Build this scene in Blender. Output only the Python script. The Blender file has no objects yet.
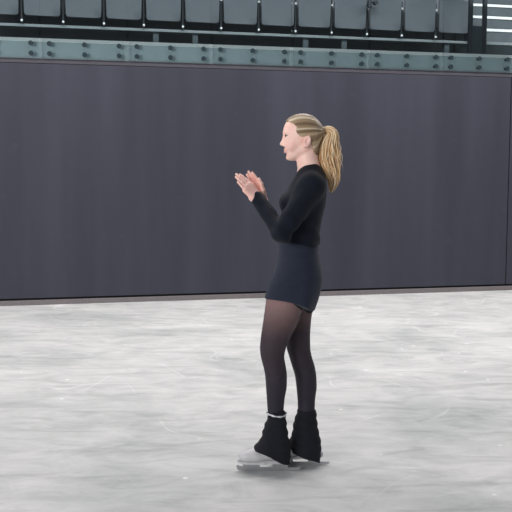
# Ice rink: a skater clapping in front of a black padded barrier, with glass balustrade and seats above.
import bpy, bmesh, math, random
import numpy as np
import openvdb
from mathutils import Vector, Matrix

random.seed(7); rng = np.random.default_rng(7)
SC = bpy.context.scene
COL = SC.collection
PI = math.pi

# ------------------------------------------------------------------ helpers
def lin(c):
    return tuple(((v/255)/12.92 if v/255 <= 0.04045 else ((v/255+0.055)/1.055)**2.4) for v in c) + (1.0,)

class NT:
    """tiny node-tree writer"""
    def __init__(s, name):
        s.m = bpy.data.materials.new(name); s.m.use_nodes = True
        s.t = s.m.node_tree; s.t.nodes.clear()
        s.out = s.t.nodes.new('ShaderNodeOutputMaterial')
    def n(s, typ, **kw):
        nd = s.t.nodes.new(typ)
        for k, v in kw.items():
            if k.startswith('i_'):
                key = k[2:]
                key = int(key) if key.isdigit() else key.replace('_', ' ')
                nd.inputs[key].default_value = v
            else: setattr(nd, k, v)
        return nd
    def l(s, a, b): s.t.links.new(a, b)
    def ramp(s, fac, stops):
        r = s.n('ShaderNodeValToRGB')
        e = r.color_ramp.elements
        e[0].position, e[0].color = stops[0]
        e[1].position, e[1].color = stops[-1]
        for p, c in stops[1:-1]:
            x = e.new(p); x.color = c
        s.l(fac, r.inputs[0]); return r.outputs[0]
    def bsdf(s, **kw):
        b = s.n('ShaderNodeBsdfPrincipled')
        for k, v in kw.items(): b.inputs[k.replace('_', ' ')].default_value = v
        s.l(b.outputs[0], s.out.inputs[0]); return b

def simple(name, rgb, rough=.6, metal=0., spec=.5, var=.12, scale=40, bump=0., bscale=200, sheen=0.):
    t = NT(name); b = t.bsdf(Roughness=rough, Metallic=metal)
    b.inputs['Specular IOR Level'].default_value = spec
    b.inputs['Sheen Weight'].default_value = sheen
    tc = t.n('ShaderNodeTexCoord')
    nz = t.n('ShaderNodeTexNoise', i_Scale=scale, i_Detail=4.0)
    t.l(tc.outputs['Object'], nz.inputs['Vector'])
    c = lin(rgb)
    lo = tuple(v*(1-var) for v in c[:3])+(1,); hi = tuple(min(1, v*(1+var)) for v in c[:3])+(1,)
    t.l(t.ramp(nz.outputs['Fac'], [(.3, lo), (.7, hi)]), b.inputs['Base Color'])
    if bump:
        n2 = t.n('ShaderNodeTexNoise', i_Scale=bscale, i_Detail=3.0)
        t.l(tc.outputs['Object'], n2.inputs['Vector'])
        bp = t.n('ShaderNodeBump', i_Strength=bump, i_Distance=.004)
        t.l(n2.outputs['Fac'], bp.inputs['Height']); t.l(bp.outputs[0], b.inputs['Normal'])
    return t.m

# ------------------------------------------------------------------ materials
M = {}
M['kick'] = simple('grey_kickplate', (112, 106, 108), .55, var=.08)
M['gap'] = simple('gap_shade', (14, 14, 18), .8)  # near-black: shade in the barrier's gaps put into the core's colour
M['cap'] = simple('dark_capping', (66, 64, 72), .6)
M['fascia'] = simple('pale_fascia', (176, 190, 194), .5, var=.05, scale=6)
M['nosing'] = simple('lit_edge_nosing', (250, 252, 252), .4, var=.04)  # near-white: the lit top edge of the slab put into its colour
M['slab'] = simple('concrete_tier', (60, 70, 72), .8)
M['riser_dark'] = simple('dark_riser', (17, 27, 32), .8)
M['seat'] = simple('grey_seat_plastic', (78, 85, 92), .5, var=.05, scale=8, bump=.05, bscale=30)
M['bracket'] = simple('dark_seat_metal', (22, 32, 38), .45, var=.05)
M['rail'] = simple('grey_rail_metal', (120, 130, 134), .45, var=.08)
M['rail_leg'] = simple('dark_rail_leg', (62, 74, 80), .5, var=.08)
M['bolt_bright'] = simple('bright_bolt', (236, 240, 242), .3, metal=.2, var=.02)
M['bolt_dark'] = simple('dark_standoff', (34, 50, 56), .4, metal=.3, var=.05)
M['stair'] = simple('grey_stair', (84, 93, 98), .75, var=.1, scale=9)
M['stair_nosing'] = simple('white_stair_nosing', (250, 252, 252), .5, var=.01)
M['post'] = simple('dark_post', (22, 32, 38), .5)
M['gate'] = simple('dark_gate', (44, 56, 64), .6)
M['sweater'] = simple('black_knit', (16, 21, 33), .85, spec=.2, var=.12, scale=60, bump=.3, bscale=420, sheen=.04)
M['shorts'] = simple('charcoal_jersey', (33, 39, 54), .8, spec=.25, var=.1, scale=50, bump=.2, bscale=500, sheen=.06)
M['under_hem_dark'] = simple('black_under_hem', (14, 14, 20), .85)
M['cover'] = simple('black_stretch_cover', (17, 18, 27), .8, spec=.25, var=.12, scale=40, bump=.35, bscale=220, sheen=.04)
M['trim_silver'] = simple('silver_trim', (205, 205, 210), .35, metal=.3, var=.15, scale=200)
M['boot'] = simple('white_boot_leather', (184, 183, 186), .45, var=.04, scale=30, bump=.05)
M['sole'] = simple('grey_sole', (178, 178, 182), .55)
M['steel'] = simple('blade_steel', (176, 176, 180), .3, metal=.8, var=.06)
M['tie'] = simple('black_elastic', (16, 15, 20), .8)
M['brow'] = simple('brown_brow', (128, 98, 80), .8)
M['sclera'] = simple('eye_white', (225, 218, 215), .25, var=.02)
M['iris'] = simple('blue_grey_iris', (70, 80, 92), .2, var=.2, scale=300)
M['lash'] = simple('dark_lash', (60, 42, 38), .8)

def black_wall():
    t = NT('black_tarpaulin'); b = t.bsdf(Roughness=.55)
    b.inputs['Specular IOR Level'].default_value = .2
    tc = t.n('ShaderNodeTexCoord')
    mp = t.n('ShaderNodeMapping'); mp.inputs['Scale'].default_value = (1.6, 1, .12)
    t.l(tc.outputs['Object'], mp.inputs[0])
    nz = t.n('ShaderNodeTexNoise', i_Scale=1.6, i_Detail=5.0)
    t.l(mp.outputs[0], nz.inputs['Vector'])
    col = t.ramp(nz.outputs['Fac'], [(.3, lin((54, 55, 65))), (.7, lin((63, 65, 75)))])
    # scuffs low on the sheet
    n3 = t.n('ShaderNodeTexNoise', i_Scale=7.0, i_Detail=8.0)
    t.l(tc.outputs['Object'], n3.inputs['Vector'])
    f3 = t.ramp(n3.outputs['Fac'], [(.6, (0, 0, 0, 1)), (.8, (1, 1, 1, 1))])
    mx = t.n('ShaderNodeMixRGB', i_Color2=lin((72, 73, 80)))
    k = t.n('ShaderNodeMath', operation='MULTIPLY', i_1=.35); t.l(f3, k.inputs[0])
    t.l(k.outputs[0], mx.inputs['Fac']); t.l(col, mx.inputs['Color1'])
    t.l(mx.outputs[0], b.inputs['Base Color'])
    n2 = t.n('ShaderNodeTexNoise', i_Scale=3.0, i_Detail=4.0)
    t.l(mp.outputs[0], n2.inputs['Vector'])
    bp = t.n('ShaderNodeBump', i_Strength=.25, i_Distance=.02)
    t.l(n2.outputs['Fac'], bp.inputs['Height']); t.l(bp.outputs[0], b.inputs['Normal'])
    return t.m
M['wall'] = black_wall()

def ice():
    t = NT('scraped_ice'); b = t.bsdf(Roughness=.42)
    b.inputs['Specular IOR Level'].default_value = .06
    tc = t.n('ShaderNodeTexCoord')
    def noise(scale, det=6.0, rough=.55, dist=0., sx=1., sy=1., rot=0.):
        mp = t.n('ShaderNodeMapping'); mp.inputs['Scale'].default_value = (sx, sy, 1)
        mp.inputs['Rotation'].default_value = (0, 0, rot)
        t.l(tc.outputs['Object'], mp.inputs[0])
        n = t.n('ShaderNodeTexNoise', i_Scale=scale, i_Detail=det, i_Roughness=rough, i_Distortion=dist)
        t.l(mp.outputs[0], n.inputs['Vector']); return n.outputs['Fac']
    # cloudy grey where the surface is wet, white where it is scraped
    c1 = t.ramp(noise(.9, 8, .62, .6, 1., 1.3, .2), [(.30, lin((184, 187, 186))), (.48, lin((204, 205, 204))), (.68, lin((217, 216, 215)))])
    c2 = t.ramp(noise(3.6, 8, .65, 1.2, .7, 1.5, -.15), [(.32, lin((198, 200, 201))), (.5, lin((230, 229, 229))), (.70, lin((250, 248, 248)))])
    m1 = t.n('ShaderNodeMixRGB', blend_type='MULTIPLY'); m1.inputs['Fac'].default_value = .66
    t.l(c1, m1.inputs['Color1']); t.l(c2, m1.inputs['Color2'])
    def ridges(fac, width, strength, prev):
        a = t.n('ShaderNodeMath', operation='SUBTRACT', i_1=.5); t.l(fac, a.inputs[0])
        ab = t.n('ShaderNodeMath', operation='ABSOLUTE'); t.l(a.outputs[0], ab.inputs[0])
        r = t.ramp(ab.outputs[0], [(0, (1, 1, 1, 1)), (width, (0, 0, 0, 1))])
        msk = t.ramp(noise(1.7, 3, .5, 0., 1., 1., .9), [(.48, (0, 0, 0, 1)), (.62, (1, 1, 1, 1))])
        mm = t.n('ShaderNodeMath', operation='MULTIPLY'); t.l(r, mm.inputs[0]); t.l(msk, mm.inputs[1])
        k = t.n('ShaderNodeMath', operation='MULTIPLY', i_1=strength); t.l(mm.outputs[0], k.inputs[0])
        mx = t.n('ShaderNodeMixRGB'); mx.inputs['Color2'].default_value = lin((250, 250, 250))
        t.l(k.outputs[0], mx.inputs['Fac']); t.l(prev, mx.inputs['Color1']); return mx.outputs[0]
    col = ridges(noise(.55, 0, .4, .3, 1., 1., .4), .0035, .17, m1.outputs[0])
    col = ridges(noise(.8, 1, .3, .5, 1., .8, 1.3), .004, .28, col)
    col = ridges(noise(1.1, 1, .3, .3, .8, 1., 2.3), .006, .25, col)
    c3 = t.ramp(noise(2.4, 9, .68, .8, .55, 2.4, .12), [(.30, lin((176, 179, 181))), (.40, lin((224, 224, 224))), (.48, (1, 1, 1, 1)), (.75, (1, 1, 1, 1))])
    m3 = t.n('ShaderNodeMixRGB', blend_type='MULTIPLY'); m3.inputs['Fac'].default_value = .38
    t.l(col, m3.inputs['Color1']); t.l(c3, m3.inputs['Color2']); col = m3.outputs[0]
    # flecks of shaved ice
    vo = t.n('ShaderNodeTexVoronoi', i_Scale=4.0); t.l(tc.outputs['Object'], vo.inputs['Vector'])
    fl = t.ramp(vo.outputs['Distance'], [(.03, (1, 1, 1, 1)), (.07, (0, 0, 0, 1))])
    mx = t.n('ShaderNodeMixRGB'); mx.inputs['Color2'].default_value = lin((252, 252, 252))
    fk = t.n('ShaderNodeMath', operation='MULTIPLY', i_1=.5); t.l(fl, fk.inputs[0])
    t.l(fk.outputs[0], mx.inputs['Fac']); t.l(col, mx.inputs['Color1'])
    t.l(mx.outputs[0], b.inputs['Base Color'])
    rr = t.ramp(noise(2.8, 6, .6, 1.), [(.35, (.45, .45, .45, 1)), (.65, (.7, .7, .7, 1))])
    t.l(rr, b.inputs['Roughness'])
    bp = t.n('ShaderNodeBump', i_Strength=.12, i_Distance=.01)
    t.l(noise(22, 6, .6, 1.), bp.inputs['Height']); t.l(bp.outputs[0], b.inputs['Normal'])
    return t.m
M['ice'] = ice()

def glass():
    t = NT('clear_glass')
    tr = t.n('ShaderNodeBsdfTransparent', i_Color=(.92, .965, .97, 1))
    gl = t.n('ShaderNodeBsdfGlossy', i_Roughness=.03)
    fr = t.n('ShaderNodeFresnel', i_IOR=1.35)
    mx = t.n('ShaderNodeMixShader')
    t.l(fr.outputs[0], mx.inputs[0]); t.l(tr.outputs[0], mx.inputs[1]); t.l(gl.outputs[0], mx.inputs[2])
    t.l(mx.outputs[0], t.out.inputs[0]); return t.m
M['glass'] = glass()

def skin():
    t = NT('fair_skin'); b = t.bsdf(Roughness=.5)
    b.inputs['Subsurface Weight'].default_value = .15
    b.inputs['Subsurface Radius'].default_value = (.012, .005, .003)
    b.inputs['Subsurface Scale'].default_value = 1.
    tc = t.n('ShaderNodeTexCoord')
    nz = t.n('ShaderNodeTexNoise', i_Scale=28.0, i_Detail=4.0); t.l(tc.outputs['Object'], nz.inputs['Vector'])
    base = t.ramp(nz.outputs['Fac'], [(.3, lin((244, 200, 186))), (.7, lin((252, 212, 198)))])
    at = t.n('ShaderNodeAttribute', attribute_name='flush')
    mx = t.n('ShaderNodeMixRGB', i_Color2=lin((214, 130, 128)))
    t.l(at.outputs['Fac'], mx.inputs['Fac']); t.l(base, mx.inputs['Color1'])
    t.l(mx.outputs[0], b.inputs['Base Color']); return t.m
M['skin'] = skin()

def tights():
    t = NT('sheer_black_nylon')
    b = t.n('ShaderNodeBsdfPrincipled', i_Roughness=.6); b.inputs['Base Color'].default_value = lin((35, 33, 45))
    b.inputs['Specular IOR Level'].default_value = .3
    tr = t.n('ShaderNodeBsdfTransparent', i_Color=(1, .96, 1, 1))
    # the knit is stretched thinner over the thigh than over the calf
    at = t.n('ShaderNodeAttribute', attribute_name='stretch')
    mx = t.n('ShaderNodeMixShader')
    t.l(at.outputs['Fac'], mx.inputs[0]); t.l(b.outputs[0], mx.inputs[1]); t.l(tr.outputs[0], mx.inputs[2])
    t.l(mx.outputs[0], t.out.inputs[0]); return t.m
M['tights'] = tights()

def hair(name, stops):
    t = NT(name); b = t.bsdf(Roughness=.42)
    b.inputs['Specular IOR Level'].default_value = .4
    at = t.n('ShaderNodeAttribute', attribute_name='strand')
    col = t.ramp(at.outputs['Fac'], [(p, lin(c)) for p, c in stops])
    t.l(col, b.inputs['Base Color']); return t.m
M['hair'] = hair('ash_blonde_hair', [(0, (104, 84, 66)), (.4, (142, 118, 92)), (.7, (176, 152, 122)), (1, (220, 206, 182))])
M['tail'] = hair('golden_blonde_hair', [(0, (138, 102, 70)), (.35, (192, 152, 108)), (.65, (226, 192, 148)), (1, (248, 230, 200))])

# ------------------------------------------------------------------ object plumbing
def link(name, mesh, mat, parent=None, smooth=False):
    o = bpy.data.objects.new(name, mesh); COL.objects.link(o)
    if mat is not None: mesh.materials.append(mat)
    if smooth: mesh.polygons.foreach_set('use_smooth', [True]*len(mesh.polygons))
    if parent: o.parent = parent
    return o
def obj(name, bm, mat, parent=None, smooth=False):
    me = bpy.data.meshes.new(name); bmesh.ops.recalc_face_normals(bm, faces=bm.faces[:])
    bm.to_mesh(me); bm.free(); return link(name, me, mat, parent, smooth)
def thing(name, label, cat, loc, rotz=0, group=None):
    o = bpy.data.objects.new(name, None); COL.objects.link(o); o.empty_display_size = .1
    o.location = loc; o.rotation_euler = (0, 0, rotz); o['label'] = label; o['category'] = cat
    if group: o['group'] = group
    return o
def struct(o, label=None):
    o['kind'] = 'structure'
    if label: o['label'] = label
    return o
def box(bm, x0, x1, y0, y1, z0, z1, bev=0):
    vs = [bm.verts.new((x, y, z)) for z in (z0, z1) for y in (y0, y1) for x in (x0, x1)]
    fs = [bm.faces.new([vs[i] for i in q]) for q in ((0, 2, 3, 1), (4, 5, 7, 6), (0, 1, 5, 4), (2, 6, 7, 3), (0, 4, 6, 2), (1, 3, 7, 5))]
    if bev:
        es = list({e for f in fs for e in f.edges})
        bmesh.ops.bevel(bm, geom=es, offset=bev, segments=2, affect='EDGES', profile=.5)
    return bm
def cyl(bm, p, q, r, n=12, r2=None):
    p, q = Vector(p), Vector(q); d = (q-p)
    m = Matrix.Translation((p+q)/2) @ d.to_track_quat('Z', 'Y').to_matrix().to_4x4()
    bmesh.ops.create_cone(bm, cap_ends=True, segments=n, radius1=r, radius2=r if r2 is None else r2, depth=d.length, matrix=m)
    return bm
def prism(bm, pts, y0, y1):
    """outline in x,z swept along y"""
    a = [bm.verts.new((x, y0, z)) for x, z in pts]; b = [bm.verts.new((x, y1, z)) for x, z in pts]
    bm.faces.new(a); bm.faces.new(b[::-1]); n = len(pts)
    for i in range(n): bm.faces.new((a[i], b[i], b[(i+1) % n], a[(i+1) % n]))
    return bm
def B(): return bmesh.new()
def dup(root, loc, label):
    r = root.copy(); COL.objects.link(r); r.location = loc; r['label'] = label
    for ch in list(root.children):
        c = ch.copy(); COL.objects.link(c); c.parent = r
        for g in list(ch.children):
            d = g.copy(); COL.objects.link(d); d.parent = c
    return r

# ------------------------------------------------------------------ setting: ice, barrier, stand
A = math.radians(12.15); W0 = Vector((-2.92, 9.03, 0))
def W(u, v, z=0):
    return Vector((W0.x+u*math.cos(A)-v*math.sin(A), W0.y+u*math.sin(A)+v*math.cos(A), z))
def wstruct(name, bm, mat):
    o = obj(name, bm, mat); o.location = W0; o.rotation_euler = (0, 0, A); return struct(o)
U0, U1 = -4.0, 11.0

bm = B()
c = [W(U0-1, .3), W(U1+1, .3), Vector((11, -4, 0)), Vector((-9, -4, 0))]
top = [bm.verts.new((p.x, p.y, 0)) for p in c]; bot = [bm.verts.new((p.x, p.y, -.06)) for p in c]
bm.faces.new(top); bm.faces.new(bot[::-1])
for i in range(4): bm.faces.new((top[i], bot[i], bot[(i+1) % 4], top[(i+1) % 4]))
struct(obj('floor', bm, M['ice']))

# black sheets of the barrier, joint near the right end
bm = B()
js = [U0, -1.0, 6.32, U1]
for i in range(3): box(bm, js[i]+(.006 if i else 0), js[i+1]-.006, 0, .05, .078, 2.732, .004)
wstruct('wall_back', bm, M['wall'])
bm = B(); box(bm, U0, U1, .05, .25, .0, 2.78); wstruct('wall_back_core', bm, M['gap'])
bm = B(); box(bm, U0, U1, -.012, .049, 0.0, .056, .004); wstruct('baseboard_back', bm, M['kick'])
bm = B(); box(bm, U0, U1, -.004, .25, 2.735, 2.788, .004); wstruct('trim_1', bm, M['cap'])
bm = B(); box(bm, U0, U1, .03, .30, 2.79, 2.975); wstruct('trim_2', bm, M['fascia'])
bm = B()
prof = [(.016, 2.976), (.016, 2.981), (.052, 3.020), (.30, 3.020), (.30, 2.976)]  # chamfer shaped to catch the lamp row as a bright edge
ea = [bm.verts.new((U0, y, z)) for y, z in prof]; eb_ = [bm.verts.new((U1, y, z)) for y, z in prof]
bm.faces.new(ea); bm.faces.new(eb_[::-1])
for i in range(5): bm.faces.new((ea[i], eb_[i], eb_[(i+1) % 5], ea[(i+1) % 5]))
wstruct('trim_3', bm, M['nosing'])
bm = B(); box(bm, U0, U1, .31, 3.4, 2.80, 3.0); wstruct('floor_stand', bm, M['slab'])
bm = B(); box(bm, U0, 6.18, 1.35, 3.4, 3.0, 3.62); wstruct('wall_riser', bm, M['riser_dark'])
bm = B(); box(bm, U0, U1, 3.4, 3.6, 2.8, 6.5); wstruct('wall_stand', bm, M['riser_dark'])

# stair flight of the stand
st = thing('stair_flight', 'grey stair flight with white step edges at the right end of the seat row', 'stairs', W(6.2, .6, 3.0), A)
for i in range(7):
    bm = B(); box(bm, 0, 2.6, .25*i, .25*(i+1) if i < 6 else .25*i+1.0, 0, .272+.222*i)
    s = obj('step', bm, M['stair'], st)
    bm = B(); box(bm, 0, 2.6, .25*i-.012, .25*i+.03, .272+.222*i-.032, .272+.222*i+.004, .002)
    obj('nosing', bm, M['stair_nosing'], s)['label'] = 'white step edge'

# rail with two posts and a panel in front of the stairs
gt = thing('stair_gate', 'dark gate of two posts and a low panel at the foot of the stairs', 'gate', W(5.93, .4, 3.0), A)
for x in (0, .20):
    bm = B(); box(bm, x-.023, x+.027, -.025, .025, 0, 1.15, .004); p = obj('post', bm, M['post'], gt)
    bm = B(); box(bm, x-.05, x+.05, -.05, .05, 0, .012, .003); obj('base_plate', bm, M['post'], p)
bm = B(); box(bm, .027, .177, -.012, .012, .02, .435, .003); obj('panel', bm, M['gate'], gt)
bm = B(); box(bm, -.03, .235, -.03, .03, 1.15, 1.19, .006); obj('handrail', bm, M['post'], gt)

# glass balustrade panels held by stand-offs
ordw = ['first', 'second', 'third', 'fourth', 'fifth', 'sixth', 'seventh', 'eighth']
NP, PW, J0 = 8, .9705, -.456
def glass_panel(loc, label):
    t = thing('glass_panel', label, 'glass panel', loc, A, 'glass panels of the balustrade above the black barrier')
    bm = B(); box(bm, .005, PW-.005, -.008, .008, 0, 1.32, .002); obj('pane', bm, M['glass'], t)
    for x in (.1, PW/2, PW-.1):
        for z in (.045, .155):
            bm = B(); cyl(bm, (x, -.026, z), (x, -.009, z), .027, 16); cyl(bm, (x, -.009, z), (x, .06, z), .014, 12)
            b = obj('standoff_bolt', bm, M['bolt_dark'], t)
    return t
def plabel(i):
    if i == 0: return 'clear glass balustrade panel cut by the left edge, leftmost above the black barrier'
    if i == NP-2: return 'clear glass balustrade panel in front of the dark stair gate above the black barrier'
    if i == NP-1: return 'clear glass balustrade panel past the dark stair gate, last on the right'
    return 'clear bolted glass balustrade panel, %s from the left above the black barrier' % ordw[i]
g0 = glass_panel(W(J0, -.012, 2.795), plabel(0))
for i in range(1, NP): dup(g0, W(J0+PW*i, -.012, 2.795), plabel(i))

# seat rail and folded seats
rl = thing('seat_rail', 'long grey rail on short legs carrying the row of folded seats', 'rail', W(-1.3, .9, 3.0), A)
bm = B(); box(bm, 0, 7.45, -.03, .03, .290, .324, .004); obj('beam', bm, M['rail'], rl)
for u in (-.57, -.1, 1.89, 2.39, 3.85, 4.38, 5.85):
    bm = B(); box(bm, u+1.3-.035, u+1.3+.035, .0, .05, 0, .290, .004); box(bm, u+1.3-.06, u+1.3+.06, -.05, .1, 0, .012, .003)
    obj('leg', bm, M['rail_leg'], rl)

SP = .4892; S0 = -.222            # seat pitch and the gap to the left of the first seat
def seat_outline(w_top, w_bot, z0, z1, r=.03, n=5):
    pts = []
    for cx, cz, a0 in ((-w_bot/2+r, z0+r, PI), (w_bot/2-r, z0+r, 1.5*PI), (w_top/2-r, z1-r, 0), (-w_top/2+r, z1-r, .5*PI)):
        for k in range(n+1):
            a = a0+k*PI/2/n; pts.append((cx+r*math.cos(a), cz+r*math.sin(a)))
    return pts
def shell(w_top, w_bot, z0, z1, y, th, lean, bow):
    """rounded moulded panel, dished, leaning back by lean over its height"""
    bm = B(); prism(bm, seat_outline(w_top, w_bot, z0, z1), -th/2, th/2)
    fs = [f for f in bm.faces if len(f.verts) > 4]
    bmesh.ops.bevel(bm, geom=list({e for f in fs for e in f.edges}), offset=.006, segments=2, affect='EDGES', profile=.5)
    bmesh.ops.triangulate(bm, faces=[f for f in bm.faces if len(f.verts) > 4])
    bmesh.ops.subdivide_edges(bm, edges=[e for e in bm.edges if e.calc_length() > .08], cuts=3, use_grid_fill=True)
    for v in bm.verts:
        f = (v.co.z-z0)/(z1-z0)
        v.co.y += y+lean*f+bow*(1-(2*v.co.x/w_top)**2)*math.sin(PI*min(max(f, 0), 1))
    return bm
def seat(loc, label):
    t = thing('stadium_seat', label, 'seat', loc, A, 'folded grey seats in the row above the barrier')
    obj('seat_pan', shell(.446, .422, .412, .86, -.085, .035, -.02, .012), M['seat'], t, True)
    obj('backrest', shell(.452, .44, .48, 1.02, .06, .03, .09, .02), M['seat'], t, True)
    bm = B()                                                      # hinge bracket in the gap left of the seat
    box(bm, -SP/2-.012, -SP/2+.012, -.06, .06, .325, .80, .004)
    box(bm, -SP/2+.012, -.20, -.03, .03, .46, .50, .003)
    br = obj('bracket', bm, M['bracket'], t)
    for z in (.358, .708):
        bm = B(); cyl(bm, (-SP/2, -.075, z), (-SP/2, -.06, z), .014, 12); obj('bolt', bm, M['bolt_bright'], br)['label'] = 'bright bolt head'
    return t
sord = ['first', 'second', 'third', 'fourth', 'fifth', 'sixth', 'seventh', 'eighth', 'ninth', 'tenth', 'eleventh', 'twelfth', 'thirteenth']
NS = 13
def slabel(i):
    if i == 0: return 'folded grey stadium seat cut by the left edge, leftmost of the row'
    if i == NS-1: return 'folded grey stadium seat next to the stairs, rightmost of the row'
    if i == 9: return 'folded grey stadium seat with the dark clamp hanging at its right side'
    return 'folded grey stadium seat, %s from the left in the row above the barrier' % sord[i]
s0 = seat(W(S0+SP/2, .9, 3.0), slabel(0))
for i in range(1, NS): dup(s0, W(S0+SP*(i+.5), .9, 3.0), slabel(i))
# bracket that closes the right end of the row
eb = thing('end_bracket', 'dark upright bracket with bright bolts closing the right end of the seat row', 'bracket', W(S0+SP*NS, .9, 3.0), A)
bm = B(); box(bm, -.014, .014, -.06, .06, .325, 1.0, .004); obj('upright', bm, M['bracket'], eb)
for z in (.358, .58, .645, .708):
    bm = B(); cyl(bm, (0, -.075, z), (0, -.06, z), .013, 12); obj('bolt', bm, M['bolt_bright'], eb)
# small clamp
cl = thing('clamp', 'small dark clamp fixed in the gap between two grey seats', 'clamp', W(4.662, .70, 3.672), A)
bm = B(); box(bm, -.028, .02, -.02, .03, .0, .10, .008); box(bm, -.012, .008, .03, .115, .03, .06, .002); obj('clamp_arm', bm, M['bracket'], cl)
bm = B(); cyl(bm, (.02, -.005, .07), (.075, -.005, .085), .018, 12); cyl(bm, (.075, -.035, .065), (.075, .03, .065), .028, 14); obj('knob', bm, M['bracket'], cl)

# ------------------------------------------------------------------ signed-distance modelling
def smin(a, b, k):
    if k <= 0: return np.minimum(a, b)
    h = np.clip(.5+.5*(b-a)/k, 0, 1)
    return b+(a-b)*h-k*h*(1-h)
def smax(a, b, k): return -smin(-a, -b, k)

def rcone(a, b, ra, rb, flat=None):
    a = np.array(a, float); b = np.array(b, float); r = max(ra, rb)
    lo = np.minimum(a, b)-r; hi = np.maximum(a, b)+r
    d = b-a; L2 = max(float(d@d), 1e-9)
    def f(X, Y, Z):
        px, py, pz = X-a[0], Y-a[1], Z-a[2]
        t = np.clip((px*d[0]+py*d[1]+pz*d[2])/L2, 0, 1)
        return np.sqrt((px-t*d[0])**2+(py-t*d[1])**2+(pz-t*d[2])**2)-(ra+(rb-ra)*t)
    return lo, hi, f
def ell(c, r, R=None):
    c = np.array(c, float); r = np.array(r, float); m = r.max()
    R = np.eye(3) if R is None else np.array(R)
    def f(X, Y, Z):
        px, py, pz = X-c[0], Y-c[1], Z-c[2]
        q = [(R[i][0]*px+R[i][1]*py+R[i][2]*pz) for i in range(3)]
        k0 = np.sqrt(sum((q[i]/r[i])**2 for i in range(3)))
        k1 = np.sqrt(sum((q[i]/r[i]**2)**2 for i in range(3)))
        return k0*(k0-1)/np.maximum(k1, 1e-6)
    return c-m, c+m, f
def pchip(x, y, n):
    x = np.array(x, float); y = np.array(y, float); h = np.diff(x); s = np.diff(y)/h
    m = np.zeros_like(y); m[1:-1] = np.where(s[:-1]*s[1:] > 0, 2*s[:-1]*s[1:]/np.where(s[:-1]+s[1:] == 0, 1, s[:-1]+s[1:]), 0)
    m[0], m[-1] = s[0], s[-1]
    X = np.linspace(x[0], x[-1], n); i = np.clip(np.searchsorted(x, X)-1, 0, len(h)-1); t = (X-x[i])/h[i]
    return X, (2*t**3-3*t**2+1)*y[i]+(t**3-2*t**2+t)*h[i]*m[i]+(-2*t**3+3*t**2)*y[i+1]+(t**3-t**2)*h[i]*m[i+1]
def loft(rows, grow=0., cap=True, p=2.):
    """rows: (z, x0, x1, yc, hy) stacked ellipses"""
    rows = sorted(rows); z = [r[0] for r in rows]
    Zs, x0 = pchip(z, [r[1] for r in rows], 200); _, x1 = pchip(z, [r[2] for r in rows], 200)
    _, yc = pchip(z, [r[3] for r in rows], 200); _, hy = pchip(z, [r[4] for r in rows], 200)
    lo = np.array([x0.min()-grow, (yc-hy).min()-grow, z[0]]); hi = np.array([x1.max()+grow, (yc+hy).max()+grow, z[-1]])
    zc, hz = (z[0]+z[-1])/2, (z[-1]-z[0])/2
    def f(X, Y, Z):
        zz = Z
        a = np.interp(zz, Zs, (x1-x0)/2)+grow; cx = np.interp(zz, Zs, (x0+x1)/2)
        b = np.interp(zz, Zs, hy)+grow; cy = np.interp(zz, Zs, yc)
        qx, qy = np.abs(X-cx)/a, np.abs(Y-cy)/b
        if p == 2.: k0 = np.sqrt(qx*qx+qy*qy)
        else: k0 = (qx**p+qy**p)**(1/p)
        k1 = np.sqrt((qx/a)**2+(qy/b)**2)
        d = k0*(k0-1)/np.maximum(k1, 1e-6)
        d = np.maximum(d, -np.minimum(a, b))
        return np.maximum(d, np.abs(Z-zc)-hz) if cap else d
    return lo, hi, f
def group(prims, k):
    lo = np.min([p[0] for p in prims], 0); hi = np.max([p[1] for p in prims], 0)
    def f(X, Y, Z):
        d = prims[0][2](X, Y, Z)
        for q in prims[1:]: d = smin(d, q[2](X, Y, Z), k)
        return d
    return lo, hi, f
def poly2(pts):
    """2-D signed distance to a polygon in x,z (endless in y)"""
    P = np.array(pts, float)
    def f(X, Y, Z):
        X2, Z2 = np.broadcast_arrays(X[:, :1, :], Z[:, :1, :])
        d = np.full(X2.shape, 1e9); s = np.ones(X2.shape); n = len(P); j = n-1
        for i in range(n):
            e = P[j]-P[i]; wx, wz = X2-P[i][0], Z2-P[i][1]
            t = np.clip((wx*e[0]+wz*e[1])/(e@e), 0, 1)
            d = np.minimum(d, (wx-e[0]*t)**2+(wz-e[1]*t)**2)
            c1, c2, c3 = Z2 >= P[i][1], Z2 < P[j][1], e[0]*wz > e[1]*wx
            s = np.where((c1 & c2 & c3) | (~c1 & ~c2 & ~c3), -s, s); j = i
        return s*np.sqrt(d)
    return f

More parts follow.
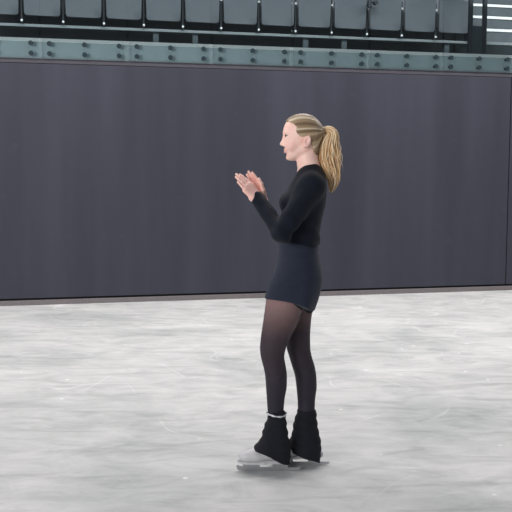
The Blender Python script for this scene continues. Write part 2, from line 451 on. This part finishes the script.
class Body:
    def __init__(s): s.items = []
    def add(s, prim, k=0.): s.items.append(('u', k, prim)); return s
    def cut(s, prim, k=0.): s.items.append(('s', k, prim)); return s
    def keep(s, f, k=0.): s.items.append(('i', k, (None, None, f))); return s
    def disp(s, f): s.items.append(('d', 0, (None, None, f))); return s
    def mesh(s, name, h, root, attrs=None):
        us = [i for i in s.items if i[0] == 'u']
        lo = np.min([i[2][0] for i in us], 0)-6*h; hi = np.max([i[2][1] for i in us], 0)+6*h
        N = np.ceil((hi-lo)/h).astype(int); T = 48
        grid = openvdb.FloatGrid(3*h)
        for i0 in range(0, N[0], T):
            for j0 in range(0, N[1], T):
                for k0 in range(0, N[2], T):
                    a = lo+np.array([i0, j0, k0])*h; b = a+T*h
                    D = None
                    X = (a[0]+np.arange(T)*h).reshape(-1, 1, 1); Y = (a[1]+np.arange(T)*h).reshape(1, -1, 1); Z = (a[2]+np.arange(T)*h).reshape(1, 1, -1)
                    for op, k, pr in s.items:
                        if op in 'us':
                            mg = 1.2*k+5*h
                            if np.any(pr[0]-mg > b) or np.any(pr[1]+mg < a): continue
                        if op == 'u':
                            v = np.broadcast_to(pr[2](X, Y, Z), (T, T, T))
                            D = v if D is None else smin(D, v, k)
                        elif D is not None:
                            v = pr[2](X, Y, Z)
                            D = smax(D, -v, k) if op == 's' else smax(D, v, k) if op == 'i' else D+v
                    if D is None: continue
                    D = np.clip(np.broadcast_to(D, (T, T, T)), -3*h, 3*h).astype(np.float32)
                    grid.copyFromArray(np.ascontiguousarray(D), ijk=(int(i0), int(j0), int(k0)))
        pts, quads = grid.convertToQuads(0.0)
        P = np.asarray(pts, np.float64)*h+lo
        Q = np.asarray(quads, np.int32)[:, ::-1]
        me = bpy.data.meshes.new(name)
        me.vertices.add(len(P)); me.vertices.foreach_set('co', (P-np.array(root)).astype(np.float32).ravel())
        me.loops.add(Q.size); me.loops.foreach_set('vertex_index', np.ascontiguousarray(Q).ravel())
        me.polygons.add(len(Q)); me.polygons.foreach_set('loop_start', np.arange(0, Q.size, 4, dtype=np.int32))
        me.update(calc_edges=True); me.validate()
        # outward normals?
        n = np.zeros(len(me.polygons)*3, np.float32); me.polygons.foreach_get('normal', n); n = n.reshape(-1, 3)
        c = np.zeros_like(n).ravel(); me.polygons.foreach_get('center', c); c = c.reshape(-1, 3)
        ar = np.zeros(len(n), np.float32); me.polygons.foreach_get('area', ar)
        if float(np.sum(ar*np.sum(n*c, 1))) < 0: me.flip_normals()
        for an, fn in (attrs or {}).items():
            at = me.attributes.new(an, 'FLOAT', 'POINT'); at.data.foreach_set('value', fn(P[:, 0], P[:, 1], P[:, 2]).astype(np.float32))
        return me

# profile drawing of the skater: drawing units u (right), v (down) on the plane dy behind her mid-plane -> metres
TH = math.atan(75/800); CT, STH = math.cos(TH), math.sin(TH); DIST = 3.845
def S(u, v, dy=0.):
    a, e = (u-256)/800, (256-v)/800
    t = (DIST+dy)/(CT+e*STH)
    return np.array([a*t, DIST+dy, 1.42+(e*CT-STH)*t])
def rows(tab):
    """(v, u front, u back, y centre, y half) -> loft rows in metres"""
    out = []
    for v, f, b, yc, hy in tab:
        p, q = S(f, v, yc), S(b, v, yc); out.append((p[2], p[0], q[0], DIST+yc, hy))
    return out
ROOT = (.14, DIST, 0.)

# ---- tables (front edge, back edge, y centre, y half width)
TORSO = [(164, 303, 318, 0, .05), (168, 299.5, 321, 0, .075), (173, 296.5, 323.5, 0, .11), (178, 293.5, 325.2, 0, .135), (185, 289.5, 326.2, 0, .155), (195, 285.5, 326.2, 0, .16),
         (205, 283, 325, 0, .155), (215, 281.8, 322.6, 0, .146), (225, 280.6, 320.3, 0, .136), (236, 280, 318.4, 0, .130), (248, 279, 317.6, 0, .136)]
HIPS = [(236, 280, 318, 0, .128), (246, 279, 317.6, 0, .138), (255, 278, 318.4, 0, .150), (265, 276.2, 320, 0, .160), (276, 273.5, 321.7, 0, .168), (287, 270.8, 320.3, 0, .174), (298, 268, 317.4, 0, .178), (306, 266.8, 314.6, 0, .180), (316, 266, 311, 0, .180)]
LEGN = [(275, 276, 312, -.09, .078), (285, 270.5, 305, -.088, .083), (298, 266.8, 303, -.085, .081), (312, 264.8, 301, -.081, .076), (323, 263.3, 297.5, -.077, .071), (336, 261.4, 291, -.073, .063), (348, 260.3, 285.6, -.068, .056),
        (357, 261.2, 284, -.064, .052), (367, 263.8, 285.6, -.06, .051), (376, 265.5, 286.6, -.056, .051), (385, 266.2, 286.5, -.052, .047), (400, 267.2, 284.2, -.044, .038), (411, 267.9, 283.4, -.038, .036), (430, 268.5, 284, -.033, .032), (438, 269, 284, -.03, .03)]
LEGF = [(275, 284, 319, .09, .078), (285, 283, 319, .088, .083), (298, 283, 315.5, .086, .08), (312, 284, 312, .083, .074), (323, 285, 310.6, .08, .068), (337, 286, 309.8, .077, .062), (348, 287, 310, .075, .056),
        (356, 289.3, 311.4, .073, .053), (367, 292.7, 314.6, .072, .051), (376, 295.3, 316, .07, .05), (386, 296.6, 316.4, .068, .046), (400, 297.9, 314.8, .064, .038), (411, 298.3, 314.4, .06, .036), (430, 299.5, 315, .056, .032), (438, 300, 315, .054, .03)]

# ---- arms and hands
def unit(v): v = np.array(v, float); return v/np.linalg.norm(v)
SHn, ELn, WRn = S(311.8, 186, -.138), S(281.5, 233.5, -.205), S(257.5, 198.5, -.055)
SHf, ELf, WRf = S(311.8, 186, .138), S(280.5, 233, .13), S(262, 199.5, .03)
def hand(wr, tip_dir, perp, tilt, side, size=1., curl=.12, splay=.05):
    """palm, four fingers and thumb; side = +1 when the palm faces +y"""
    a = unit(tip_dir); p = unit(np.array(perp)-a*float(np.dot(perp, a)))
    n0 = np.array([0, side, 0.]); w = unit(p*math.cos(tilt)+n0*math.sin(tilt)); n = np.cross(a, w); n = n if n@n0 > 0 else -n
    wr = np.array(wr)-a*.012
    kn = [-.030, -.0105, .009, .028]; fl = [.060, .076, .082, .074]; pl = [.082, .090, .093, .089]
    fr = [.0073, .0082, .0085, .0084]
    pal = [rcone(wr+w*(.35*o), wr+a*l*size+w*o*size, .0165*size, .0118*size) for o, l in zip(kn, pl)]
    pal.append(ell(wr+a*.035*size+w*.022*size+n*.009, (.017, .017, .017)))
    pal.append(ell(wr+a*.030*size-w*.020*size+n*.006, (.015, .015, .015)))
    palm = group(pal, .014)
    fing = []
    for o, l, L, r, i in zip(kn, pl, fl, fr, range(4)):
        q = wr+a*(l-.006)*size+w*o*size; seg = []
        for j, (sl, cu) in enumerate(((.46, curl*.5), (.30, curl*1.6), (.24, curl*2.4))):
            d = unit(a*math.cos(cu)+n*math.sin(cu)+w*(i-1.5)*splay*(1.6 if i == 0 else 1))
            q2 = q+d*L*sl*size; seg.append(rcone(q, q2, r*(1-.09*j)*size, r*(1-.09*(j+1))*size)); q = q2
        fing.append(group(seg, .003))
    th = []; q = wr+a*.022*size+w*.024*size+n*.008
    for j, (ln, da, dw, dn, r) in enumerate(((.042, .75, .55, .35, .0118), (.034, .93, .30, .2, .0098), (.027, 1., .08, .12, .0088))):
        d = unit(a*da+w*dw+n*dn); q2 = q+d*ln*size; th.append(rcone(q, q2, r*size, (r-.0012)*size)); q = q2
    return [palm, group(fing, .0012), group(th, .004)]
HN = hand(WRn, S(235.2, 172, -.03)-S(257.5, 198.5, -.03), (.78, 0, .62), .80, 1, .97, .10, -.05)
HF = hand(WRf, S(248.6, 171.5, .03)-S(262, 199.5, .03), (.86, 0, .5), .60, -1, .95, .12, -.03)

# ---- head
def head_prims():
    c = lambda u, v, y=0.: S(u, v)+np.array([0, y, 0])
    P = []
    P.append((ell(c(303.3, 132.5), (.0865, .073, .083)), 0))
    P.append((ell(c(297.5, 131.5), (.066, .063, .068)), .02))
    P.append((ell(c(296.2, 142), (.058, .055, .074)), .02))
    P.append((ell(c(293.3, 154.0), (.029, .023, .026)), .018))
    for s in (-1, 1):
        P.append((rcone(c(305.5, 148.0, .046*s), c(292.8, 155.8, .010*s), .015, .015), .022))
        P.append((ell(c(291.3, 145.5, .033*s), (.022, .022, .024)), .016))
        P.append((rcone(c(285.2, 132.6, .014*s), c(287.3, 132.0, .040*s), .008, .008), .012))
    P.append((ell(c(288.9, 158.0), (.0135, .016, .010)), .012))
    P.append((rcone(c(285.6, 135.0), c(282.3, 143.2), .0072, .0082), .009))
    P.append((ell(c(281.9, 143.9), (.0092, .0095, .0085)), .006))
    for s in (-1, 1): P.append((ell(c(284.0, 145.0, .0115*s), (.009, .0062, .0068)), .005))
    P.append((ell(c(286.2, 150.3), (.0100, .020, .010)), .008))
    P.append((ell(c(284.9, 149.9), (.0062, .0205, .0040)), .0015))
    P.append((ell(c(285.3, 152.0), (.0072, .0165, .0050)), .0015))
    return P
EYE = [S(288.2, 136.2)+np.array([0, s*.030, 0]) for s in (-1, 1)]
def lid(c):
    lo, hi, f = ell(c, (.0132, .0138, .0132))
    def g(X, Y, Z):   # almond opening: lids above and below
        return np.maximum(f(X, Y, Z), .0030-np.abs(Z-c[2]+.0008)+0*X)
    return lo, hi, g
body = Body()
for pr, k in head_prims(): body.add(pr, k)
for e in EYE: body.cut(ell(e+np.array([-.006, 0, 0]), (.0105, .0145, .0085)), .008)
for e in EYE: body.add(lid(e), .002)
def rotY(t): return [[math.cos(t), 0, -math.sin(t)], [0, 1, 0], [math.sin(t), 0, math.cos(t)]]
for s in (-1, 1):
    ec = S(306.3, 142.2)+np.array([0, s*.0715, 0]); R = rotY(.28)
    body.add(ell(ec, (.0165, .0085, .029), R), .003)
    body.cut(ell(ec+np.array([-.001, s*.0085, .004]), (.0095, .006, .017), R), .003)
    body.add(ell(S(303.2, 147.0)+np.array([0, s*.069, 0]), (.0075, .0055, .008)), .003)
    body.add(ell(S(302.6, 142.6)+np.array([0, s*.0715, 0]), (.004, .005, .006)), .003)
NECK = [(142, 301, 316, 0, .046), (150, 298.5, 317.5, 0, .049), (158, 296.8, 318.3, 0, .050), (164, 296.9, 319.3, 0, .052), (170, 297.6, 321, 0, .057), (178, 297, 323, 0, .07)]
body.add(loft(rows(NECK)), .014)
body.add(loft(rows(TORSO), -.008), .02)
body.add(loft(rows(HIPS[:6]), -.012), .02)
for s, sh, el, wr in ((-1, SHn, ELn, WRn), (1, SHf, ELf, WRf)):
    body.add(rcone(S(309, 171, 0)+np.array([0, .05*s, 0]), sh, .018, .040), .03)
    body.add(rcone(sh, el, .040, .029), .02); body.add(rcone(el, wr, .029, .021), .01)
for h_ in (HN, HF):
    body.add(h_[0], .012)
    body.add(h_[1], .005); body.add(h_[2], .006)
legs = [loft(rows(LEGN)), loft(rows(LEGF))]
body.add(legs[0], .012); body.add(legs[1], .004)
LIP = S(285, 151)
HANDC = S(250, 186)
def flush(x, y, z):
    y = y-DIST
    lip = np.exp(-(((x-LIP[0])/.014)**4+(y/.021)**4+((z-LIP[2])/.0085)**4)*1.2)*.62
    ch = sum(np.exp(-(((x-S(292, 145)[0])/.03)**2+((y-s*.05)/.03)**2+((z-S(292, 145)[2])/.022)**2))*.18 for s in (-1, 1))
    hd = np.exp(-(((x-HANDC[0])/.09)**2+((z-HANDC[2])/.09)**2)**2)*.22
    ear = np.exp(-(((x-S(305, 143)[0])/.02)**2+((z-S(305, 143)[2])/.03)**2))*(np.abs(y) > .06)*.2
    return np.clip(lip+ch+hd+ear, 0, .9)

person = thing('person', 'blonde woman with a ponytail in black clothes and skates standing on the ice, clapping', 'person', ROOT)
link('body', body.mesh('body', .002, ROOT, {'flush': flush}), M['skin'], person, True)

# eyes, brows
for e, s in zip(EYE, (-1, 1)):
    e = Vector(e-np.array(ROOT))
    bm = B(); bmesh.ops.create_uvsphere(bm, u_segments=20, v_segments=14, radius=.0122, matrix=Matrix.Translation(e))
    ey = obj('eye', bm, M['sclera'], person, True)
    bm = B(); bmesh.ops.create_uvsphere(bm, u_segments=20, v_segments=12, radius=.0070, matrix=Matrix.Translation(e+Vector((-.0100, -.001*0, -.0002))) @ Matrix.Diagonal((.45, 1, 1, 1)))
    obj('iris', bm, M['iris'], ey, True)

def tube(bm, pts, rad, n=6, layer=None, val=0.):
    pts = [Vector(p) for p in pts]; rings = []
    for i, p in enumerate(pts):
        d = (pts[min(i+1, len(pts)-1)]-pts[max(i-1, 0)]).normalized()
        x = d.cross(Vector((.3, 1, .2))).normalized(); y = d.cross(x); r = rad[i]
        ring = [bm.verts.new(p+x*r*math.cos(2*PI*k/n)+y*r*math.sin(2*PI*k/n)) for k in range(n)]
        if layer is not None:
            for w in ring: w[layer] = val
        rings.append(ring)
    for a, b in zip(rings, rings[1:]):
        for k in range(n): bm.faces.new((a[k], a[(k+1) % n], b[(k+1) % n], b[k]))
    bm.faces.new(rings[0][::-1]); bm.faces.new(rings[-1])
for s in (-1, 1):
    bm = B()
    pts = [Vector(S(u, v)-np.array(ROOT))+Vector((0, s*y, 0)) for u, v, y in ((284.4, 132.3, .013), (285.0, 131.1, .026), (286.6, 130.9, .038), (289.2, 132.2, .050))]
    tube(bm, pts, [.0026, .0033, .0028, .0012], 8); obj('eyebrow', bm, M['brow'], person, True)
    bm = B()
    pts = [Vector(S(u, v)-np.array(ROOT))+Vector((0, s*y, 0)) for u, v, y in ((286.2, 135.6, .018), (285.3, 135.2, .027), (285.6, 135.3, .035), (287.4, 136.1, .0425))]
    tube(bm, pts, [.0010, .0016, .0018, .0012], 6); obj('eyelash', bm, M['lash'], person, True)

# ---- hair
TIE = S(322.8, 131.3); HC = S(301, 133)
ax = unit(TIE-HC); e1 = unit(np.cross(ax, [0, 1, 0])); e2 = np.cross(ax, e1)
def azim(x, y, z):
    dx, dy, dz = x-HC[0], y-HC[1], z-HC[2]
    return np.arctan2(dx*e2[0]+dy*e2[1]+dz*e2[2], dx*e1[0]+dy*e1[1]+dz*e1[2])
def strands(p): return .5*np.sin(p*23+1.3*np.sin(p*5))+.3*np.sin(p*51+2*np.sin(p*7))+.2*np.sin(p*97+1)
hb = Body()
hb.add(ell(S(303.3, 132.5), (.0925, .079, .0885)), 0)
hb.add(ell(S(297.5, 131.5), (.0715, .069, .0735)), .02)
hb.add(rcone(S(316, 132), TIE, .046, .014), .03)
hb.add(ell(S(311, 141), (.040, .056, .044)), .02); hb.add(ell(S(312.5, 149), (.033, .050, .05)), .015)
hb.disp(lambda X, Y, Z: (.0006+.0007*np.sin(3*azim(X, Y, Z))**2)*strands(azim(X, Y, Z)))
EDGE = [S(u, v)[[0, 2]] for u, v in ((262, 121.6), (285.2, 121.6), (289, 122.6), (293, 124.6), (296.2, 128.2), (295.2, 131.5), (296.6, 134.5), (299.5, 137.2), (303, 137.4), (307.5, 135.7), (310.5, 139.2), (311, 144), (312, 150), (315, 155), (319, 158), (334, 159), (334, 200), (262, 200))]
pf = poly2(EDGE); hb.keep(lambda X, Y, Z: -pf(X, Y, Z), .005)
hmesh = hb.mesh('hair', .0018, ROOT, {'strand': lambda x, y, z: np.clip(.48+.22*strands(azim(x, y, z))+.30*np.sin(azim(x, y, z)*11+1.2*np.sin(azim(x, y, z)*4)), 0, 1)})
hairo = link('hair', hmesh, M['hair'], person, True)
bm = B()
bmesh.ops.create_cone(bm, cap_ends=True, segments=24, radius1=.0165, radius2=.0165, depth=.014, matrix=Matrix.Translation(Vector(S(323.6, 130.7)-np.array(ROOT))) @ Vector((1, 0, .35)).to_track_quat('Z', 'Y').to_matrix().to_4x4())
bmesh.ops.bevel(bm, geom=bm.edges[:], offset=.004, segments=3, affect='EDGES', profile=.5)
obj('hair_tie', bm, M['tie'], person, True)['label'] = 'black hair tie'

G = [(322.5, 131.2, 2.6), (325.5, 129.8, 3.2), (329, 130.4, 4.6), (331.5, 134.5, 7.2), (329.6, 141, 9.8), (328.4, 149, 11.4), (328.6, 157, 12.4), (329.8, 165, 11.4), (331.8, 173, 9.2), (333.2, 180, 7.0), (332.2, 187, 4.4), (330.6, 193, 1.6)]
tt = np.linspace(0, 1, len(G))
gu = np.array([g[0] for g in G]); gv = np.array([g[1] for g in G]); gw = np.array([g[2] for g in G])
def guide(t):
    u = float(np.interp(t, *pchip(tt, gu, 100))); v = float(np.interp(t, *pchip(tt, gv, 100))); w = float(np.interp(t, *pchip(tt, gw, 100)))
    return S(u, v)-np.array(ROOT), w*.0048
bm = B(); lay = bm.verts.layers.float.new('strand')
def lock(r0, th, rad, val, end, wav, n=26, fly=0.):
    ph = random.uniform(0, 6.28); fr = random.uniform(9, 13); pts = []; rr = []
    for i in range(n):
        f = i/(n-1); t = f*end; p, w = guide(t); q, _ = guide(min(t+.02, 1)); q0, _ = guide(max(t-.02, 0))
        d = unit(q-q0); xa = unit(np.cross([0, 1, 0], d)); amp = wav*f*w
        tw = th+.5*f
        a = r0*w*math.cos(tw)+amp*math.sin(fr*f+ph)+fly*f*f*math.cos(th); b = .62*r0*w*math.sin(tw)+amp*.6*math.cos(fr*f+ph)+fly*f*f*math.sin(th)
        pts.append(p+xa*a+np.array([0, 1, 0])*b)
        rr.append(rad*min(1, .45+f*3)*max(.08, min(1, (1-f)*3.5)))
    tube(bm, pts, rr, 7, lay, val)
for k in range(46):
    r = math.sqrt(random.random())*.72
    lock(r, random.uniform(0, 2*PI), random.uniform(.006, .0095), min(1, max(0, random.gauss(.52, .22))), random.uniform(.86, 1.0), .12)
for k in range(150):
    lock(random.uniform(.55, .92), random.uniform(0, 2*PI), random.uniform(.0018, .0036), min(1, max(0, random.gauss(.60, .24))), random.uniform(.72, 1.0), .16)
for k in range(26):
    lock(random.uniform(.8, 1.0), random.uniform(0, 2*PI), .0009, random.uniform(.5, 1), random.uniform(.5, .95), .25, fly=random.uniform(.0, .015))
obj('ponytail', bm, M['tail'], hairo, True)['label'] = 'wavy golden ponytail'

# ---- clothes
sw = Body()
sw.add(loft(rows(TORSO[:-3]+[(225, 280.3, 320.8, 0, .139), (236, 279, 319.6, 0, .141), (256, 277, 319.4, 0, .155)]), .0, p=2.3), 0)
for s in (-1, 1): sw.add(ell(S(289.5, 203, 0)+np.array([0, .062*s, 0]), (.048, .052, .050)), .025)
h0, h1 = S(280, 239.5), S(318, 245.5)
sw.keep(lambda X, Y, Z: h0[2]+(X-h0[0])*(h1[2]-h0[2])/(h1[0]-h0[0])+.004*np.sin(24*X+15*Y)-Z, .003)
for s, sh, el, wr in ((-1, SHn, ELn, WRn), (1, SHf, ELf, WRf)):
    sw.add(rcone(S(309.5, 172.5, 0)+np.array([0, .055*s, 0]), sh, .024, .052), .03)
    sw.add(rcone(sh, el, .058, .046), .035)
sw.add(rcone(ELn, WRn, .041, .0335), .014); sw.add(rcone(ELf, ELf+(WRf-ELf)*.74, .034, .028), .014)
def folds(X, Y, Z):
    # soft creases gathered at the elbow, the waist and under the arm
    g = lambda c, r: np.exp(-((X-c[0])**2+(Y-c[1])**2+(Z-c[2])**2)/r**2)
    q = .0035*np.sin(95*(X*.75+Z*.66)+3*np.sin(11*Y+7*Z))*g(ELn, .12)
    q = q+.0030*np.sin(80*(Z+.35*X)+2.5*np.sin(14*Y+9*X))*np.exp(-((Z-S(300, 238)[2])/.055)**2)
    q = q+.0022*np.sin(60*(Z-.9*X)+2*np.sin(17*Y))*g(S(300, 205, -.13), .14)
    return q+.0008*np.sin(130*(X*.6+Z*.8))*g(WRn, .12)
sw.disp(folds)
link('sweater', sw.mesh('sweater', .003, ROOT, None), M['sweater'], person, True)
# neckline and hem bands
def ringband(name, us, v0, v1, hy, par, mat, thick):
    pass

sh = Body()
sh.add(loft(rows(HIPS), .003, p=2.2), 0)
for tab, y_ in ((LEGN, -.07), (LEGF, .07)): sh.add(loft(rows([(244, 290, 306, y_, .03), (262, 282, 311, y_*1.1, .062)]+tab[1:5]), .010), .02)
sh.disp(lambda X, Y, Z: .0018*np.sin(34*(Y-DIST)+40*X+1.)*np.clip((S(290, 262)[2]-Z)/.12, 0, 1)+.0016*np.sin(120*Z+9*X+4*Y)*np.exp(-((Z-S(300, 249)[2])/.02)**2))
for tab in (LEGN, LEGF): sh.cut(loft(rows([r_ for r_ in tab[2:6]]), .006), 0)
pA, pB = S(268, 297.6), S(312, 309)
def hem(X, Y, Z):
    zz = pA[2]+(X-pA[0])*(pB[2]-pA[2])/(pB[0]-pA[0])
    yy = (Y-DIST)/.18
    return (zz+.026*yy**2+.004*np.sin(26*X+18*Y))-Z
sh.keep(hem, .002)
shorts = link('shorts', sh.mesh('shorts', .003, ROOT, None), M['shorts'], person, True)
# near-black layer on the thighs that shows under the hem at the back
un = Body()
un.add(loft(rows(LEGF[1:4]), .0045), 0); un.add(loft(rows(LEGN[1:4]), .0045), .004)
p0, p1 = S(268, 277), S(312, 317.5)
un.keep(lambda X, Y, Z: (p0[2]+(X-p0[0])*(p1[2]-p0[2])/(p1[0]-p0[0]))-Z+0*Y, 0)
link('under_hem', un.mesh('under_hem', .003, ROOT, None), M['under_hem_dark'], person, True)['label'] = 'black layer under the hem'

tg = Body()
tg.add(loft(rows([r for r in LEGN if r[0] < 440]), .0016), 0); tg.add(loft(rows([r for r in LEGF if r[0] < 440]), .0016), .004)
zt, zk, zb = S(285, 300)[2], S(285, 335)[2], S(285, 400)[2]
link('tights', tg.mesh('tights', .002, ROOT, {'stretch': lambda x, y, z: np.interp(z, [zb, zk, zt], [.06, .18, .48])}), M['tights'], person, True)

# boot covers: flared, hollow below
CVN = [(410.5, 267.0, 285.2, -.036, .042), (416, 267.6, 286.2, -.035, .043), (424, 264.6, 286.9, -.034, .046), (431, 262.6, 287.8, -.033, .049), (438, 261.0, 288.8, -.032, .053), (445, 255.6, 290.2, -.031, .057), (450, 253.0, 290.6, -.03, .060), (457, 251.8, 290.4, -.03, .062), (470, 250, 289.6, -.03, .064)]
CVF = [(409.5, 298.0, 315.8, .058, .042), (416, 296.0, 316.4, .057, .044), (424, 293.6, 317.4, .056, .047), (431, 292.8, 318.6, .055, .050), (438, 290.4, 320.4, .054, .054), (444, 288.0, 321.3, .053, .057), (450, 286.6, 321.4, .052, .059), (456, 286.4, 320.6, .052, .06), (468, 286, 319, .052, .062)]
def cover(tab, pl, label=None):
    b = Body(); b.add(loft(rows(tab), 0, p=2.2), 0)
    b.disp(lambda X, Y, Z: .0019*np.sin(150*(Z+.25*X)+2*np.sin(40*(Y-DIST)+9*X))*np.clip((Z-.02)/.1, .2, 1)+.0015*np.sin(70*X+60*(Y-DIST)))
    inner = [(v, f+1.5, k-1.5, yc, hy-.0075) for v, f, k, yc, hy in tab[4:]]
    inner.append((tab[-1][0]+9,)+inner[-1][1:])
    b.cut(loft(rows(inner), 0, p=2.2), 0)
    yc = tab[-1][3]; q0, q1 = S(pl[0], pl[1], yc), S(pl[2], pl[3], yc)
    b.keep(lambda X, Y, Z: (q0[2]+(X-q0[0])*(q1[2]-q0[2])/(q1[0]-q0[0]))+.004*np.sin(40*X+25*Y)+.01*((Y-DIST-yc)/.06)**2-Z, .003)
    return link('boot_cover', b.mesh('boot_cover', .0022, ROOT, None), M['cover'], person, True)
cn = cover(CVN, (254, 449.5, 289, 464.2)); cf = cover(CVF, (289, 450, 318, 462))
cn['label'] = 'black boot cover with a silver strip at the ankle'
# silver strip at the top of the near cover
bm = B(); pts = []
za = S(276, 413.6, -.036)[2]; a0, a1 = S(267.2, 414, -.036)[0], S(285.6, 414, -.036)[0]
n = 40; ring = []
for k in range(n):
    t = 2*PI*k/n; x = (a0+a1)/2+((a1-a0)/2+.003)*math.cos(t); y = -.036+.0465*math.sin(t)
    z = za+.003*math.sin(2*t+.5)-.0015*math.cos(t)
    r = .0036+.0010*math.sin(9*t)
    c = Vector((x-ROOT[0], y, z)); o = Vector((math.cos(t), math.sin(t), 0))
    ring.append([bm.verts.new(c+o*r*math.cos(q)+Vector((0, 0, r*1.25*math.sin(q)))) for q in [2*PI*m/8 for m in range(8)]])
for k in range(n):
    a, b = ring[k], ring[(k+1) % n]
    for m in range(8): bm.faces.new((a[m], a[(m+1) % 8], b[(m+1) % 8], b[m]))
obj('ankle_strip', bm, M['trim_silver'], cn, True)['label'] = 'silver strip'

# skates
def skate(toe_u, heel_u, yc, ang, vb, blade_u0, blade_u1):
    xt, xh = S(toe_u, vb, yc)[0], S(heel_u, vb, yc)[0]; y = DIST+yc; L = xh-xt
    b = Body(); sz = .050
    toe = np.array([xt, y, 0])
    pt = lambda f, z, dy=0.: toe+np.array([f*L, dy, z])
    b.add(ell(pt(.15, sz+.026), (.038, .036, .026)), 0)
    b.add(ell(pt(.30, sz+.030), (.060, .043, .032)), .02)
    b.add(rcone(pt(.35, sz+.036), pt(.80, sz+.045), .034, .034), .02)
    b.add(ell(pt(.86, sz+.036), (.030, .033, .036)), .015)
    b.add(rcone(pt(.55, sz+.055), pt(.74, sz+.11), .030, .034), .02)
    b.add(rcone(pt(.78, sz+.06), pt(.74, sz+.17), .036, .036), .02)
    zb = sz+.004
    b.keep(lambda X, Y, Z: zb+np.clip((X-pt(.5, 0)[0])/(.4*L), 0, 1)*.014-Z+0*Y, .003)
    sk = link('ice_skate', b.mesh('ice_skate', .0025, ROOT, None), M['boot'], person, True)
    rx = lambda x: x-ROOT[0]
    # sole and heel outline
    bm = B(); out = []
    N = 40
    for k in range(N):
        t = 2*PI*k/N; f = .5-.5*math.cos(t); hw = .040*(max(0, math.sin(PI*f))**.45)*(1 if f < .55 else .86)*(1-.12*math.sin(PI*min(f*1.4, 1)))
        out.append((rx(xt-.004)+f*(L+.008), yc+math.copysign(hw, math.sin(t)) if abs(math.sin(t)) > 1e-6 else yc, f))
    lift = lambda f: max(0, min(1, (f-.5)/.4))*.014
    top = [bm.verts.new((x, q, sz+.004+lift(f))) for x, q, f in out]; bot = [bm.verts.new((x, q, sz-.007+lift(f)*.3)) for x, q, f in out]
    bm.faces.new(top); bm.faces.new(bot[::-1])
    for k in range(N): bm.faces.new((top[k], bot[k], bot[(k+1) % N], top[(k+1) % N]))
    obj('sole', bm, M['sole'], sk)
    # blade: runner with toe pick, two stanchions
    x0, x1 = rx(S(blade_u0, vb, yc)[0]), rx(S(blade_u1, vb, yc)[0])
    run = [(x0+.004, .030), (x0, .022), (x0+.004, .018), (x0+.002, .013), (x0+.008, .010), (x0+.008, .005), (x0+.018, .003), (x0+.06, .0005), ((x0+x1)/2, 0.), (x1-.05, .001), (x1-.012, .005), (x1, .012), (x1-.002, .019), (x1-.03, .019), (x0+.05, .019), (x0+.02, .026)]
    bm = B(); prism(bm, run, yc-.002, yc+.002); bl = obj('blade', bm, M['steel'], sk)
    bl['label'] = 'steel blade'
    xf, xb = rx(xt)+.25*L, rx(xt)+.84*L
    for xm, hw in ((xf, .045), (xb, .032)):
        bm = B(); prism(bm, [(xm-hw, .0175), (xm+hw, .0175), (xm+hw*.8, sz-.006), (xm-hw*.8, sz-.006)], yc-.003, yc+.003)
        box(bm, xm-hw*.95, xm+hw*.95, yc-.022, yc+.022, sz-.009, sz-.006); obj('stanchion', bm, M['steel'], sk)
    return sk
skate(238.2, 290, -.027, 0, 470.6, 236.2, 300.5)['label'] = 'white skate nearer the viewer'
skate(272, 322, .052, 0, 465.6, 269, 329.5)['label'] = 'white skate standing behind'

# ------------------------------------------------------------------ light
def area(name, loc, size, energy, col=(1, 1, 1), target=None):
    d = bpy.data.lights.new(name, 'AREA'); d.shape = 'RECTANGLE'; d.size, d.size_y = size; d.energy = energy; d.color = col
    o = bpy.data.objects.new(name, d); COL.objects.link(o); o.location = loc
    if target is not None: o.rotation_euler = (Vector(target)-Vector(loc)).to_track_quat('-Z', 'Y').to_euler()
    return o
# unseen lamps: one under the arena roof, an added row and an added fill
for u, e in ((-1.5, 245), (3.5, 250), (8.5, 325)):          # row along the stand, added to brighten far ice and wall top
    o = area('unseen_lamp', W(u, -2.1, 6.3), (4.2, .5), e, (1, .96, .955)); o.rotation_euler = (0, 0, A)
area('unseen_lamp', (0, 5.5, 8.5), (12, 2.5), 60, (1, .975, .96))
area('unseen_lamp', (-7.5, -6, 3.4), (7, 2.5), 950, (1, .98, .97), (0, 3.8, 1.2))  # low unseen fill, added to brighten the face and other upright surfaces
w = bpy.data.worlds.new('arena_air'); SC.world = w; w.use_nodes = True
bg = w.node_tree.nodes['Background']; bg.inputs[0].default_value = (.86, .93, 1., 1); bg.inputs[1].default_value = .28

# ------------------------------------------------------------------ camera and view
cam = bpy.data.cameras.new('camera'); co = bpy.data.objects.new('camera', cam); COL.objects.link(co)
cam.sensor_width = 36; cam.lens = 36*800/512; cam.clip_end = 200
co.location = (0, 0, 1.42); co.rotation_euler = (PI/2-TH, 0, 0)
SC.camera = co
vs = SC.view_settings
vs.view_transform = 'Standard'; vs.look = 'None'; vs.gamma = 1; vs.exposure = 0; vs.use_curve_mapping = False
